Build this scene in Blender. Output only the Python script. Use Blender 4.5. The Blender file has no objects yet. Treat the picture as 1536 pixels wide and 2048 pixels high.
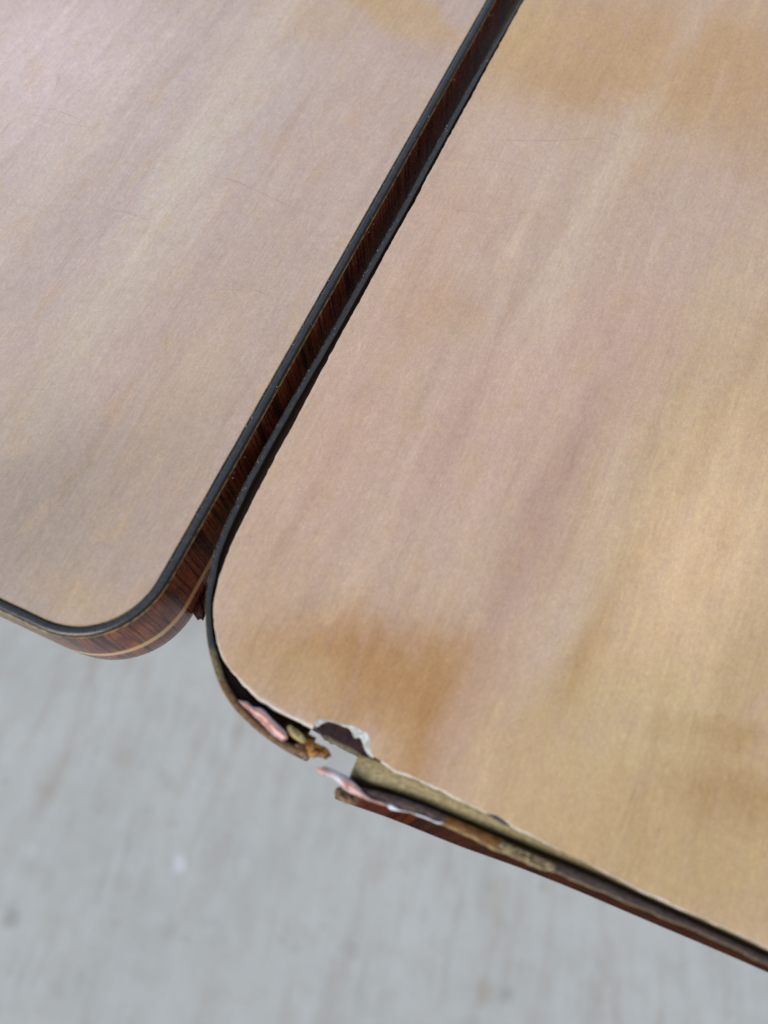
import bpy, math, random
import numpy as np
from mathutils.geometry import delaunay_2d_cdt
from mathutils import Vector

SC = bpy.context.scene
COL = SC.collection
random.seed(7)
rng = np.random.default_rng(7)
MM = 0.001

# ------------------------------------------------------------------ camera, world, sun, exposure
TOP = 0.70            # height of the table tops above the slab
CAMH = 0.14           # the phone is held this far above them
F = 1550.0            # focal length in pixels of the 1536 x 2048 photograph
TILT = math.atan(600.0 / F)
cam_d = bpy.data.cameras.new('camera')
cam = bpy.data.objects.new('camera', cam_d)
COL.objects.link(cam)
cam.location = (0, 0, TOP + CAMH)
cam.rotation_euler = (TILT, 0, 0)
cam_d.sensor_width = 36
cam_d.lens = 36 * F / 2048
cam_d.clip_start = 0.005
cam_d.clip_end = 200
cam_d.dof.use_dof = True
cam_d.dof.focus_distance = 0.170
cam_d.dof.aperture_fstop = 9.4
cam_d.dof.aperture_blades = 0
SC.camera = cam

SUN_EL, SUN_AZ = math.radians(46), math.radians(-146)     # azimuth from +Y, clockwise
world = bpy.data.worlds.new('World')
SC.world = world
world.use_nodes = True
wn = world.node_tree.nodes
wl = world.node_tree.links
wn.clear()
sky = wn.new('ShaderNodeTexSky')
sky.sky_type = 'NISHITA'
sky.sun_disc = False
sky.sun_elevation = SUN_EL
sky.sun_rotation = SUN_AZ
sky.air_density = 1.0
sky.dust_density = 1.2
bg = wn.new('ShaderNodeBackground')
bg.inputs['Strength'].default_value = 0.085
wo = wn.new('ShaderNodeOutputWorld')
wl.new(sky.outputs[0], bg.inputs[0])
wl.new(bg.outputs[0], wo.inputs[0])

sun_d = bpy.data.lights.new('sun', 'SUN')
sun_d.energy = 1.5
sun_d.angle = math.radians(40)
sun_d.color = (1.0, 0.95, 0.88)
sun = bpy.data.objects.new('sun', sun_d)
COL.objects.link(sun)
sdir = Vector((math.sin(SUN_AZ) * math.cos(SUN_EL), math.cos(SUN_AZ) * math.cos(SUN_EL), math.sin(SUN_EL)))
sun.rotation_euler = sdir.to_track_quat('Z', 'Y').to_euler()
sun.location = (0, 0, 3)

SC.view_settings.view_transform = 'Standard'
SC.view_settings.look = 'None'
SC.view_settings.gamma = 1
SC.view_settings.exposure = 0.65

# ------------------------------------------------------------------ measuring frame
# the tables' own frame: x runs across the gap to the right, y along the gap, in mm, origin straight below the lens
TH = math.radians(66.2)
GX = np.array([math.sin(TH), -math.cos(TH)])
GY = np.array([math.cos(TH), math.sin(TH)])


def ray_world(px, py, dz, ref=TOP):
    d = np.array([(px - 768) / F, -(py - 1024) / F, -1.0])
    c, s = math.cos(TILT), math.sin(TILT)
    w = np.array([d[0], c * d[1] - s * d[2], s * d[1] + c * d[2]])
    t = ((ref + dz * MM) - (TOP + CAMH)) / w[2]
    return w[:2] * t


def T(px, py, dz=0.0):
    """table-frame x, y (mm) of the point seen at a pixel, dz mm above the laminate"""
    w = ray_world(px, py, dz) / MM
    return np.array([w @ GX, w @ GY])


def TL(pts, dz=0.0):
    return np.array([T(p[0], p[1], dz) for p in pts])


# ------------------------------------------------------------------ helpers
def srgb(r, g, b):
    def f(c):
        c /= 255.0
        return c / 12.92 if c <= 0.04045 else ((c + 0.055) / 1.055) ** 2.4
    return (f(r), f(g), f(b), 1.0)


def curve(pts, step):
    """Catmull-Rom through the points, resampled evenly (mm)"""
    p = np.asarray(pts, float)
    e = np.vstack([2 * p[0] - p[1], p, 2 * p[-1] - p[-2]])
    out = []
    for i in range(1, len(e) - 2):
        p0, p1, p2, p3 = e[i - 1], e[i], e[i + 1], e[i + 2]
        d0, d1, d2 = [max(np.linalg.norm(v), 1e-6) ** .5 for v in (p1 - p0, p2 - p1, p3 - p2)]
        m1 = (p2 - p1) - 0 * p1
        t1 = d1 * ((p1 - p0) / d0 - (p2 - p0) / (d0 + d1) + (p2 - p1) / d1)
        t2 = d1 * ((p2 - p1) / d1 - (p3 - p1) / (d1 + d2) + (p3 - p2) / d2)
        n = max(2, int(np.linalg.norm(p2 - p1) / step * 3))
        for k in range(n):
            t = k / n
            a = 2 * p1 - 2 * p2 + t1 + t2
            b = -3 * p1 + 3 * p2 - 2 * t1 - t2
            out.append(((a * t + b) * t + t1) * t + p1)
    out.append(p[-1])
    out = np.array(out)
    return resample(out, step=step)


def resample(p, step=None, n=None):
    s = np.concatenate([[0], np.cumsum(np.linalg.norm(np.diff(p, axis=0), axis=1))])
    if n is None:
        n = max(2, int(round(s[-1] / step)) + 1)
    q = np.linspace(0, s[-1], n)
    return np.stack([np.interp(q, s, p[:, k]) for k in range(p.shape[1])], 1)


def arclen(p):
    return np.concatenate([[0], np.cumsum(np.linalg.norm(np.diff(p, axis=0), axis=1))])


def normals(p):
    """left-hand normals of a plan path"""
    d = np.gradient(p, axis=0)
    d /= np.maximum(np.linalg.norm(d, axis=1, keepdims=True), 1e-9)
    return np.stack([-d[:, 1], d[:, 0]], 1)


def smooth_noise(n, wl, seed, amp=1.0):
    r = np.random.default_rng(seed)
    m = int(n / wl) + 4
    k = r.normal(size=m)
    x = np.arange(n) / wl
    i = x.astype(int)
    t = x - i
    t = t * t * (3 - 2 * t)
    return amp * (k[i] * (1 - t) + k[i + 1] * t)


class Thing:
    def __init__(self, name, label, cat, origin, group=None):
        self.o = np.array(origin, float)
        e = bpy.data.objects.new(name, None)
        COL.objects.link(e)
        w = (GX * self.o[0] + GY * self.o[1]) * MM
        e.location = (w[0], w[1], 0)
        e.rotation_euler = (0, 0, TH - math.pi / 2)
        e['label'] = label
        e['category'] = cat
        if group:
            e['group'] = group
        e.empty_display_size = 0.05
        self.e = e

    def mesh(self, name, v, f, mats, parent=None, uv=None, mi=None, smooth=True, label=None, kind=None, doubles=False):
        """v: N x 3, table-frame x, y in mm and height above the laminate in mm"""
        v = np.asarray(v, float)
        w = np.empty_like(v)
        w[:, :2] = (v[:, :2] - self.o) * MM
        w[:, 2] = TOP + v[:, 2] * MM
        me = bpy.data.meshes.new(name)
        me.from_pydata([tuple(q) for q in w], [], [tuple(int(i) for i in q) for q in f])
        if not isinstance(mats, (list, tuple)):
            mats = [mats]
        for m in mats:
            me.materials.append(m)
        if mi is not None:
            me.polygons.foreach_set('material_index', np.asarray(mi, dtype=np.int32))
        if uv is not None:
            lay = me.uv_layers.new(name='UVMap')
            idx = np.empty(len(me.loops), dtype=np.int32)
            me.loops.foreach_get('vertex_index', idx)
            lay.data.foreach_set('uv', np.asarray(uv, dtype=np.float32)[idx].ravel())
        me.polygons.foreach_set('use_smooth', [smooth] * len(me.polygons))
        me.validate()
        me.update()
        ob = bpy.data.objects.new(name, me)
        COL.objects.link(ob)
        ob.parent = parent or self.e
        if label:
            ob['label'] = label
        if kind:
            ob['kind'] = kind
        return ob

    def strip(self, name, rows, mats, parent=None, v=None, u=None, closed=False, caps=False, rowmat=None, **kw):
        """rows: polylines of equal length skinned one to the next; u along, v across (mm)"""
        rows = [np.asarray(r, float) for r in rows]
        n, m = len(rows[0]), len(rows)
        if u is None:
            u = arclen(rows[0])
        if v is None:
            v = np.concatenate([[0], np.cumsum([np.median(np.linalg.norm(rows[k + 1] - rows[k], axis=1)) for k in range(m - 1)])])
        V = np.vstack(rows)
        UV = np.vstack([np.stack([u, np.full(n, v[k])], 1) for k in range(m)])
        faces, mi = [], []
        last = m if closed else m - 1
        for k in range(last):
            k2 = (k + 1) % m
            for i in range(n - 1):
                faces.append((k * n + i, k * n + i + 1, k2 * n + i + 1, k2 * n + i))
                mi.append(rowmat[k] if rowmat else 0)
        if caps:
            faces.append(tuple(k * n for k in range(m)))
            faces.append(tuple(k * n + n - 1 for k in reversed(range(m))))
            mi += [0, 0]
        return self.mesh(name, V, faces, mats, parent, uv=UV, mi=mi, **kw)


def path3(p, z):
    z = np.broadcast_to(np.asarray(z, float), (len(p),))
    return np.column_stack([p, z])


def fill_outline(loop, extra=None):
    """triangulate a closed plan outline with optional inner points"""
    pts = [tuple(q) for q in loop]
    n = len(pts)
    if extra is not None:
        pts += [tuple(q) for q in extra]
    vv, ee, ff, ov, oe, of = delaunay_2d_cdt([Vector(p) for p in pts], [(i, (i + 1) % n) for i in range(n)], [list(range(n))], 1, 1e-5)
    return np.array([tuple(q) for q in vv]), [list(q) for q in ff]


def slab(thing, name, loop, z0, z1, mat, parent=None, **kw):
    """solid plate with the plan outline between two heights"""
    loop = np.asarray(loop)
    vv, ff = fill_outline(loop)
    n, k = len(loop), len(vv)
    V = np.vstack([path3(vv, z1), path3(vv, z0), path3(loop, z1), path3(loop, z0)])
    A = sum(0.5 * (loop[i][0] * loop[(i + 1) % n][1] - loop[(i + 1) % n][0] * loop[i][1]) for i in range(n))
    faces = []
    for q in ff:
        faces.append(q)
        faces.append([k + i for i in reversed(q)])
    for i in range(n):
        j = (i + 1) % n
        q = (2 * k + i, 2 * k + n + i, 2 * k + n + j, 2 * k + j)
        faces.append(q if A > 0 else q[::-1])
    return thing.mesh(name, V, faces, mat, parent, smooth=False, **kw)


# ------------------------------------------------------------------ node helper
class NT:
    def __init__(self, name):
        self.m = bpy.data.materials.new(name)
        self.m.use_nodes = True
        self.t = self.m.node_tree
        self.t.nodes.clear()
        self.out = self.t.nodes.new('ShaderNodeOutputMaterial')
        self.b = self.t.nodes.new('ShaderNodeBsdfPrincipled')
        self.t.links.new(self.b.outputs[0], self.out.inputs[0])

    def n(self, typ, **kw):
        nd = self.t.nodes.new(typ)
        for k, v in kw.items():
            setattr(nd, k, v)
        return nd

    def put(self, sock, val):
        if isinstance(val, bpy.types.NodeSocket):
            self.t.links.new(val, sock)
        elif val is not None:
            sock.default_value = val

    def math(self, op, a, b=None, c=None, clamp=False):
        nd = self.n('ShaderNodeMath', operation=op, use_clamp=clamp)
        for i, x in enumerate((a, b, c)):
            if x is not None:
                self.put(nd.inputs[i], x)
        return nd.outputs[0]

    def vm(self, op, a, b=None, out=0):
        nd = self.n('ShaderNodeVectorMath', operation=op)
        self.put(nd.inputs[0], a)
        if b is not None:
            self.put(nd.inputs[1], b)
        return nd.outputs[out]

    def coord(self, which='Object'):
        return self.n('ShaderNodeTexCoord').outputs[which]

    def mapping(self, vec, scale=(1, 1, 1), loc=(0, 0, 0), rot=0.0):
        nd = self.n('ShaderNodeMapping')
        self.put(nd.inputs['Vector'], vec)
        nd.inputs['Scale'].default_value = scale
        nd.inputs['Location'].default_value = loc
        nd.inputs['Rotation'].default_value = (0, 0, rot)
        return nd.outputs[0]

    def noise(self, vec, scale=1.0, detail=3, rough=0.55, dist=0.0, out=0):
        nd = self.n('ShaderNodeTexNoise')
        self.put(nd.inputs['Vector'], vec)
        nd.inputs['Scale'].default_value = scale
        nd.inputs['Detail'].default_value = detail
        nd.inputs['Roughness'].default_value = rough
        nd.inputs['Distortion'].default_value = dist
        return nd.outputs[out]

    def ramp(self, fac, a, b, lo=0.0, hi=1.0, kind='SMOOTHSTEP'):
        nd = self.n('ShaderNodeMapRange', interpolation_type=kind)
        self.put(nd.inputs[0], fac)
        for i, x in enumerate((a, b, lo, hi)):
            self.put(nd.inputs[i + 1], x)
        return nd.outputs[0]

    def mix(self, fac, a, b, blend='MIX'):
        nd = self.n('ShaderNodeMix', data_type='RGBA', blend_type=blend)
        self.put(nd.inputs[0], fac)
        self.put(nd.inputs[6], a)
        self.put(nd.inputs[7], b)
        return nd.outputs[2]

    def bump(self, h, strength, dist):
        nd = self.n('ShaderNodeBump')
        nd.inputs['Strength'].default_value = strength
        nd.inputs['Distance'].default_value = dist
        self.put(nd.inputs['Height'], h)
        self.put(self.b.inputs['Normal'], nd.outputs[0])

    def set(self, **kw):
        names = dict(col='Base Color', rough='Roughness', spec='Specular IOR Level', coat='Coat Weight', coat_rough='Coat Roughness',
                     alpha='Alpha', trans='Transmission Weight', sss='Subsurface Weight', ior='IOR')
        for k, v in kw.items():
            self.put(self.b.inputs[names[k]], v)
        return self


def plain(name, c1, c2, rough, scale, spec=0.4, bump=0.0, speck=None):
    """mottled two-tone material, scale in mm per feature"""
    t = NT(name)
    co = t.coord()
    n1 = t.noise(co, 1000.0 / scale, 4, 0.6)
    col = t.mix(t.ramp(n1, 0.32, 0.68), c1, c2)
    if speck:
        n2 = t.noise(t.mapping(co, loc=(0.3, 0.1, 0)), 1000.0 / (scale * 0.35), 2, 0.5)
        col = t.mix(t.ramp(n2, 0.58, 0.66), col, speck)
    t.set(col=col, rough=rough, spec=spec)
    if bump:
        t.bump(n1, 1.0, bump * MM)
    return t.m


# ------------------------------------------------------------------ ground: broom-finished concrete slab
def ground_material():
    t = NT('broomed_concrete')
    co = t.coord()
    a = ray_world(420, 1520, 0, 0.0)
    b = ray_world(275, 1990, 0, 0.0)
    ang = math.atan2(a[1] - b[1], a[0] - b[0])
    al = t.mapping(co, rot=-ang)                   # x along the broom strokes
    wn_ = t.noise(co, 9, 2, 0.5, out=1)
    wv = t.vm('MULTIPLY', t.vm('SUBTRACT', wn_, (0.5, 0.5, 0.5)), (0.035, 0.035, 0))
    al = t.vm('ADD', al, wv)
    st = t.noise(t.mapping(al, scale=(5.5, 46, 1)), 1, 4, 0.6)
    st2 = t.noise(t.mapping(al, scale=(10, 105, 1), loc=(3, 1, 0)), 1, 3, 0.6)
    big = t.noise(co, 5.5, 4, 0.55)
    base = t.mix(t.ramp(big, 0.3, 0.7), GR_A, GR_B)
    warm = t.math('MULTIPLY', t.ramp(st, 0.50, 0.70), t.ramp(t.noise(co, 3.1, 2), 0.36, 0.62))
    col = t.mix(t.math('MULTIPLY', warm, 0.70), base, GR_W)
    col = t.mix(t.math('MULTIPLY', t.ramp(st2, 0.52, 0.72), 0.5), col, GR_D)
    col = t.mix(t.math('MULTIPLY', t.ramp(st, 0.48, 0.32), 0.5), col, GR_L)
    sp = t.noise(co, 55, 3, 0.6)
    col = t.mix(t.math('MULTIPLY', t.ramp(sp, 0.60, 0.72), 0.5), col, GR_D)
    col = t.mix(t.math('MULTIPLY', t.ramp(sp, 0.40, 0.30), 0.35), col, GR_L)
    spots = [(360, 1728, 15, GR_S, .7), (22, 1838, 16, GR_K, .6), (200, 1610, 17, GR_K, .22), (332, 1560, 17, GR_K, .22),
             (295, 1620, 15, GR_K, .22), (430, 1520, 20, GR_K, .22), (245, 1762, 16, GR_K, .22), (165, 1960, 16, GR_K, .22), (420, 1850, 16, GR_K, .22),
             (340, 1860, 17, GR_K, .22), (1010, 1990, 14, GR_K, .5), (970, 1985, 20, GR_W, .6), (440, 1880, 18, GR_K, .22), (90, 1590, 24, GR_W, .6),
             (60, 1700, 16, GR_L, .6), (560, 1560, 14, GR_W, .5), (390, 1390, 20, GR_L, .5), (248, 1510, 20, GR_W, .5), (700, 1900, 16, GR_K, .3)]
    wsp = t.vm('ADD', co, t.vm('MULTIPLY', t.vm('SUBTRACT', t.noise(co, 60, 2, out=1), (.5, .5, .5)), (.012, .012, 0)))
    for (px, py, r, c, k) in spots:
        w = ray_world(px, py, 0, 0.0)
        d = t.vm('DISTANCE', wsp, (w[0], w[1], 0), out=1)
        rr = r * 0.00052
        col = t.mix(t.ramp(d, rr * .45, rr * 1.35, k, 0), col, c)
    mo = t.noise(t.mapping(co, scale=(1, 1, 1), loc=(2, 7, 0)), 34, 4, .65)
    col = t.mix(t.math('MULTIPLY', t.ramp(mo, .50, .68), .30), col, GR_W)
    col = t.mix(t.math('MULTIPLY', t.ramp(mo, .50, .32), .35), col, GR_L)
    t.set(col=col, rough=0.85, spec=0.25)
    h = t.math('ADD', t.math('MULTIPLY', st2, 1.0), t.math('MULTIPLY', sp, 0.5))
    t.bump(h, 0.6, 0.002)
    return t.m


GR_A, GR_B = (0.45, 0.463, 0.432, 1), (0.50, 0.515, 0.485, 1)
GR_W, GR_D = (0.41, 0.37, 0.315, 1), (0.36, 0.355, 0.33, 1)
GR_L, GR_K, GR_S = (0.53, 0.55, 0.53, 1), (0.30, 0.29, 0.27, 1), (0.66, 0.70, 0.72, 1)
me = bpy.data.meshes.new('concrete_ground')
G = 30.0
nG = 24
gx = np.linspace(-G, G, nG + 1)
me.from_pydata([(x, y, 0) for y in gx for x in gx], [], [(j * (nG + 1) + i, j * (nG + 1) + i + 1, (j + 1) * (nG + 1) + i + 1, (j + 1) * (nG + 1) + i) for j in range(nG) for i in range(nG)])
me.materials.append(ground_material())
gob = bpy.data.objects.new('concrete_ground', me)
COL.objects.link(gob)
gob['kind'] = 'structure'
gob['label'] = 'pale grey broom-finished concrete slab below the tables'

# ------------------------------------------------------------------ materials of the tables
KCOL = np.array([1.24, 1.22, 1.06])          # printed colour per picture colour


def pc(r, g, b):
    c = np.array(srgb(r, g, b)[:3]) * KCOL * PK
    if b < 116:
        c *= np.array([.84, .73, .55])          # the brown figure is a deeper ink
    return (float(c[0]), float(c[1]), float(c[2]), 1.0)


PK = 0.95


def laminate_material(name, origin, base, tone_a, tone_b, blobs, seed):
    """printed wood-grain laminate: cloudy colour patches, long soft streaks, paper-like flecks"""
    t = NT(name)
    co = t.coord()
    v = t.vm('SUBTRACT', t.vm('MULTIPLY', co, (1000, 1000, 0)), (0, 0, 0))          # mm
    w1 = t.vm('MULTIPLY', t.vm('SUBTRACT', t.noise(t.mapping(v, scale=(.05, .03, 1), loc=(seed, 0, 0)), 1, 3, .6, out=1), (.5, .5, .5)), (9, 16, 0))
    w2 = t.vm('MULTIPLY', t.vm('SUBTRACT', t.noise(t.mapping(v, scale=(.5, .16, 1), loc=(0, seed, 0)), 1, 3, .65, out=1), (.5, .5, .5)), (1.6, 9, 0))
    vw = t.vm('ADD', t.vm('ADD', v, w1), w2)
    cloud = t.noise(t.mapping(vw, scale=(.045, .014, 1), loc=(seed * 2.3, 1, 0)), 1, 3, .55)
    col = t.mix(t.ramp(cloud, .34, .66), base, tone_a)
    for (px, py, rx, ry, ang, c, k, soft) in blobs:
        p = (T(px, py) - origin)
        q = t.mapping(t.vm('SUBTRACT', vw, (p[0], p[1], 0)), rot=math.radians(ang))
        q = t.vm('MULTIPLY', q, (1.0 / rx, 1.0 / ry, 0))
        d = t.vm('LENGTH', q, out=1)
        col = t.mix(t.ramp(d, 1 - soft, 1 + soft, k, 0), col, c)
    # long soft grain streaks
    vs = t.vm('ADD', t.vm('ADD', v, t.vm('MULTIPLY', w1, (.25, .6, 0))), t.vm('MULTIPLY', w2, (.6, 1, 0)))
    s1 = t.noise(t.mapping(vs, scale=(.20, .014, 1), loc=(seed, 5, 0), rot=math.radians(-4)), 1, 4, .6)
    s2 = t.noise(t.mapping(vs, scale=(.8, .045, 1), loc=(seed, 9, 0), rot=math.radians(-5)), 1, 4, .62)
    col = t.mix(t.math('MULTIPLY', t.ramp(s1, .50, .74), .46), col, (.83, .77, .72, 1), 'MULTIPLY')
    col = t.mix(t.math('MULTIPLY', t.ramp(s1, .47, .26), .44), col, (1.22, 1.24, 1.24, 1), 'MULTIPLY')
    col = t.mix(t.math('MULTIPLY', t.ramp(s2, .52, .78), .30), col, (.84, .78, .77, 1), 'MULTIPLY')
    col = t.mix(t.math('MULTIPLY', t.ramp(s2, .46, .22), .26), col, (1.18, 1.20, 1.22, 1), 'MULTIPLY')
    s3 = t.noise(t.mapping(vs, scale=(2.1, .09, 1), loc=(seed, 31, 0), rot=math.radians(-4)), 1, 3, .6)
    col = t.mix(t.math('MULTIPLY', t.ramp(s3, .50, .74), .34), col, (.86, .82, .80, 1), 'MULTIPLY')
    col = t.mix(t.math('MULTIPLY', t.ramp(s3, .50, .28), .38), col, (1.14, 1.15, 1.15, 1), 'MULTIPLY')
    # soft mid-size mottling of the print
    m1 = t.noise(t.mapping(vs, scale=(.17, .07, 1), loc=(seed, 11, 0)), 1, 4, .62)
    m2 = t.noise(t.mapping(vs, scale=(.26, .11, 1), loc=(seed, 15, 0)), 1, 4, .62)
    col = t.mix(t.math('MULTIPLY', t.ramp(m1, .50, .70), .30), col, TAN_M)
    col = t.mix(t.math('MULTIPLY', t.ramp(m1, .48, .30), .26), col, MAUVE_M)
    col = t.mix(t.math('MULTIPLY', t.ramp(m2, .50, .70), .28), col, (.86, .82, .80, 1), 'MULTIPLY')
    col = t.mix(t.math('MULTIPLY', t.ramp(m2, .48, .30), .34), col, (1.14, 1.16, 1.18, 1), 'MULTIPLY')
    # paper flecks
    b1 = t.noise(t.mapping(v, scale=(.42, .27, 1), loc=(seed, 21, 0)), 1, 5, .68)
    b2 = t.noise(t.mapping(v, scale=(.55, .33, 1), loc=(seed, 25, 0)), 1, 5, .68)
    col = t.mix(t.math('MULTIPLY', t.ramp(b1, .46, .66), .38), col, (1.05, 1.0, .90, 1), 'MULTIPLY')
    col = t.mix(t.math('MULTIPLY', t.ramp(b1, .54, .34), .38), col, (1.0, .95, 1.02, 1), 'MULTIPLY')
    col = t.mix(t.math('MULTIPLY', t.ramp(b2, .50, .70), .42), col, (.86, .84, .83, 1), 'MULTIPLY')
    col = t.mix(t.math('MULTIPLY', t.ramp(b2, .50, .30), .42), col, (1.13, 1.14, 1.14, 1), 'MULTIPLY')
    f1 = t.noise(t.mapping(v, scale=(1.5, .8, 1), loc=(seed, 2, 0)), 1, 4, .7)
    f2 = t.noise(t.mapping(v, scale=(4.2, 2.4, 1), loc=(seed, 3, 0)), 1, 3, .6)
    f3 = t.noise(t.mapping(v, scale=(2.6, 2.2, 1), loc=(seed, 7, 0)), 1, 2, .5)
    col = t.mix(t.math('MULTIPLY', t.ramp(f1, .46, .70), .42), col, (.80, .77, .74, 1), 'MULTIPLY')
    col = t.mix(t.math('MULTIPLY', t.ramp(f1, .50, .30), .42), col, (1.22, 1.23, 1.24, 1), 'MULTIPLY')
    col = t.mix(t.math('MULTIPLY', t.ramp(f2, .50, .72), .44), col, (.76, .73, .70, 1), 'MULTIPLY')
    col = t.mix(t.math('MULTIPLY', t.ramp(f2, .50, .28), .47), col, (1.26, 1.27, 1.28, 1), 'MULTIPLY')
    col = t.mix(t.math('MULTIPLY', t.ramp(f3, .71, .77), .5), col, FLECK_W)
    rg = t.ramp(f1, .3, .7, .42, .54, 'LINEAR')
    t.set(col=col, rough=rg, spec=0.42)
    hh = t.math('ADD', t.math('MULTIPLY', f1, .7), t.math('MULTIPLY', f2, .5))
    t.bump(hh, 0.5, 0.00006)
    return t.m


LIGHT = pc(206, 188, 168)
MAUVE_D = pc(168, 140, 130)
TAN_M, MAUVE_M = pc(192, 160, 127), pc(186, 159, 152)
FLECK_D, FLECK_L, FLECK_W = pc(150, 124, 108), pc(214, 194, 178), pc(240, 228, 214)

# blobs: pixel where the patch shows, half-widths across and along the grain (mm), turn, colour, weight, softness
RO = np.array([110.0, 205.0])
LO = np.array([-235.0, 215.0])
R_BLOBS = [
    (1000, 620, 40, 80, 0, pc(190, 167, 156), .8, .7),
    (1350, 1250, 26, 50, 8, pc(196, 170, 138), .9, .7),
    (1330, 110, 34, 19, -12, pc(187, 152, 117), .85, .55),
    (1420, 1560, 22, 26, 0, pc(189, 160, 124), .9, .8),
    (1200, 1620, 18, 14, 0, pc(192, 161, 124), .75, .8),
    (1100, 120, 17, 16, 0, pc(189, 156, 121), .8, .5),
    (1150, 180, 10, 10, 0, pc(180, 148, 116), .4, .7),
    (1440, 190, 12, 18, 0, pc(184, 152, 118), .45, .8),
    (1500, 300, 8, 12, 0, pc(184, 152, 118), .4, .8),
    (1060, 40, 6, 18, 0, pc(192, 164, 124), .6, .8),
    (1390, 30, 3.4, 18, 2, pc(200, 178, 162), .5, .9),
    (1270, 260, 2.8, 16, 2, pc(204, 184, 164), .5, .9),
    (1190, 400, 2.8, 20, 2, pc(204, 186, 170), .5, .9),
    (1080, 640, 4, 22, 2, pc(204, 184, 168), .6, .9),
    (1030, 300, 12, 14, 0, pc(196, 172, 164), .7, .8),
    (1400, 420, 12, 18, 0, pc(190, 166, 158), .7, .8),
    (1490, 560, 6, 22, 3, pc(194, 172, 148), .5, .9),
    (870, 620, 7, 8, 0, pc(186, 150, 122), .55, .8),
    (1240, 700, 9, 18, 2, pc(190, 158, 146), .6, .8),
    (700, 860, 9, 26, 2, pc(194, 160, 146), .6, .9),
    (880, 480, 9, 26, 2, pc(192, 162, 150), .45, .9),
    (1000, 830, 10, 22, 4, pc(196, 164, 152), .6, .8),
    (1100, 980, 3.5, 22, 5, pc(174, 142, 132), .7, .8),
    (870, 900, 4, 20, 5, pc(180, 150, 140), .5, .9),
    (1040, 1180, 3.5, 20, 6, pc(172, 140, 130), .7, .8),
    (1160, 1060, 5, 24, 6, pc(192, 168, 152), .4, .9),
    (1480, 760, 2.2, 26, 6, pc(178, 148, 118), .42, .9),
    (1370, 980, 2.2, 20, 6, pc(178, 148, 116), .65, .9),
    (1240, 1190, 2.6, 16, 6, pc(178, 148, 117), .5, .9),
    (1160, 1340, 3.6, 12, 6, pc(178, 148, 110), .6, .9),
    (1090, 1300, 4, 16, 4, pc(192, 170, 156), .6, .9),
    (1400, 1100, 10, 30, 4, pc(214, 184, 152), .85, .8),
    (560, 1150, 9, 10, 0, pc(186, 158, 138), .6, .8),
    (780, 1190, 12, 8, 0, pc(190, 164, 148), .6, .7),
    (690, 1345, 18, 9.5, -16, pc(184, 147, 109), .88, .7),
    (840, 1320, 7, 10, 0, pc(180, 144, 106), .5, .9),
    (850, 1460, 5, 14, 0, pc(182, 144, 100), .75, .9),
    (580, 1360, 9, 5, 0, pc(184, 156, 120), .6, .8),
    (960, 1430, 5, 14, 2, pc(182, 150, 130), .8, .8),
    (1080, 1530, 10, 10, 0, pc(190, 162, 128), .7, .8),
    (1300, 1480, 14, 12, 0, pc(192, 170, 134), .6, .8),
    (1470, 1480, 12, 2.6, -20, pc(176, 148, 112), .45, .9),
    (1460, 1610, 13, 5, -20, pc(172, 144, 108), .55, .9),
    (1320, 1740, 24, 8, -20, pc(183, 156, 119), .85, .8),
    (1480, 1330, 6, 10, 0, pc(190, 166, 134), .4, .9),
]
L_BLOBS = [
    (250, 250, 40, 60, 0, pc(192, 175, 174), .85, .8),
    (60, 110, 24, 30, 0, pc(212, 193, 196), .85, .8),  # sky sheen at the upper left, painted lighter into the print
    (800, 20, 20, 8, 20, pc(188, 158, 124), .85, .5),
    (640, 40, 10, 8, 0, pc(190, 164, 140), .6, .7),
    (490, 120, 5, 30, 2, pc(203, 187, 176), .5, .9),
    (380, 330, 4, 26, 3, pc(200, 188, 178), .7, .9),
    (200, 650, 5, 36, 3, pc(196, 181, 167), .5, .9),
    (40, 800, 4, 24, 3, pc(192, 176, 160), .4, .9),
    (700, 260, 10, 34, 0, pc(190, 168, 158), .6, .8),
    (450, 700, 18, 34, 0, pc(182, 161, 150), .7, .8),
    (90, 470, 8, 26, 0, pc(186, 168, 164), .7, .8),
    (120, 330, 6, 26, 0, pc(202, 186, 178), .5, .8),
    (340, 820, 5, 30, 4, pc(192, 170, 154), .6, .8),
    (90, 1050, 20, 22, 0, pc(160, 145, 138), .9, .8),  # falloff of light at the lower left, painted as darker print
    (300, 1000, 12, 22, 0, pc(174, 154, 141), .7, .8),  # carries the painted lower-left darkening on towards the corner
    (180, 1200, 12, 4, 0, pc(182, 158, 132), .5, .9),
]
M_LAM_R = laminate_material('tan_grain_laminate', RO, pc(188, 161, 146), pc(192, 165, 138), pc(176, 146, 124), R_BLOBS, 1.7)
M_LAM_L = laminate_material('pinkish_grain_laminate', LO, pc(184, 163, 157), pc(190, 170, 163), pc(178, 156, 148), L_BLOBS, 5.2)

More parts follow.
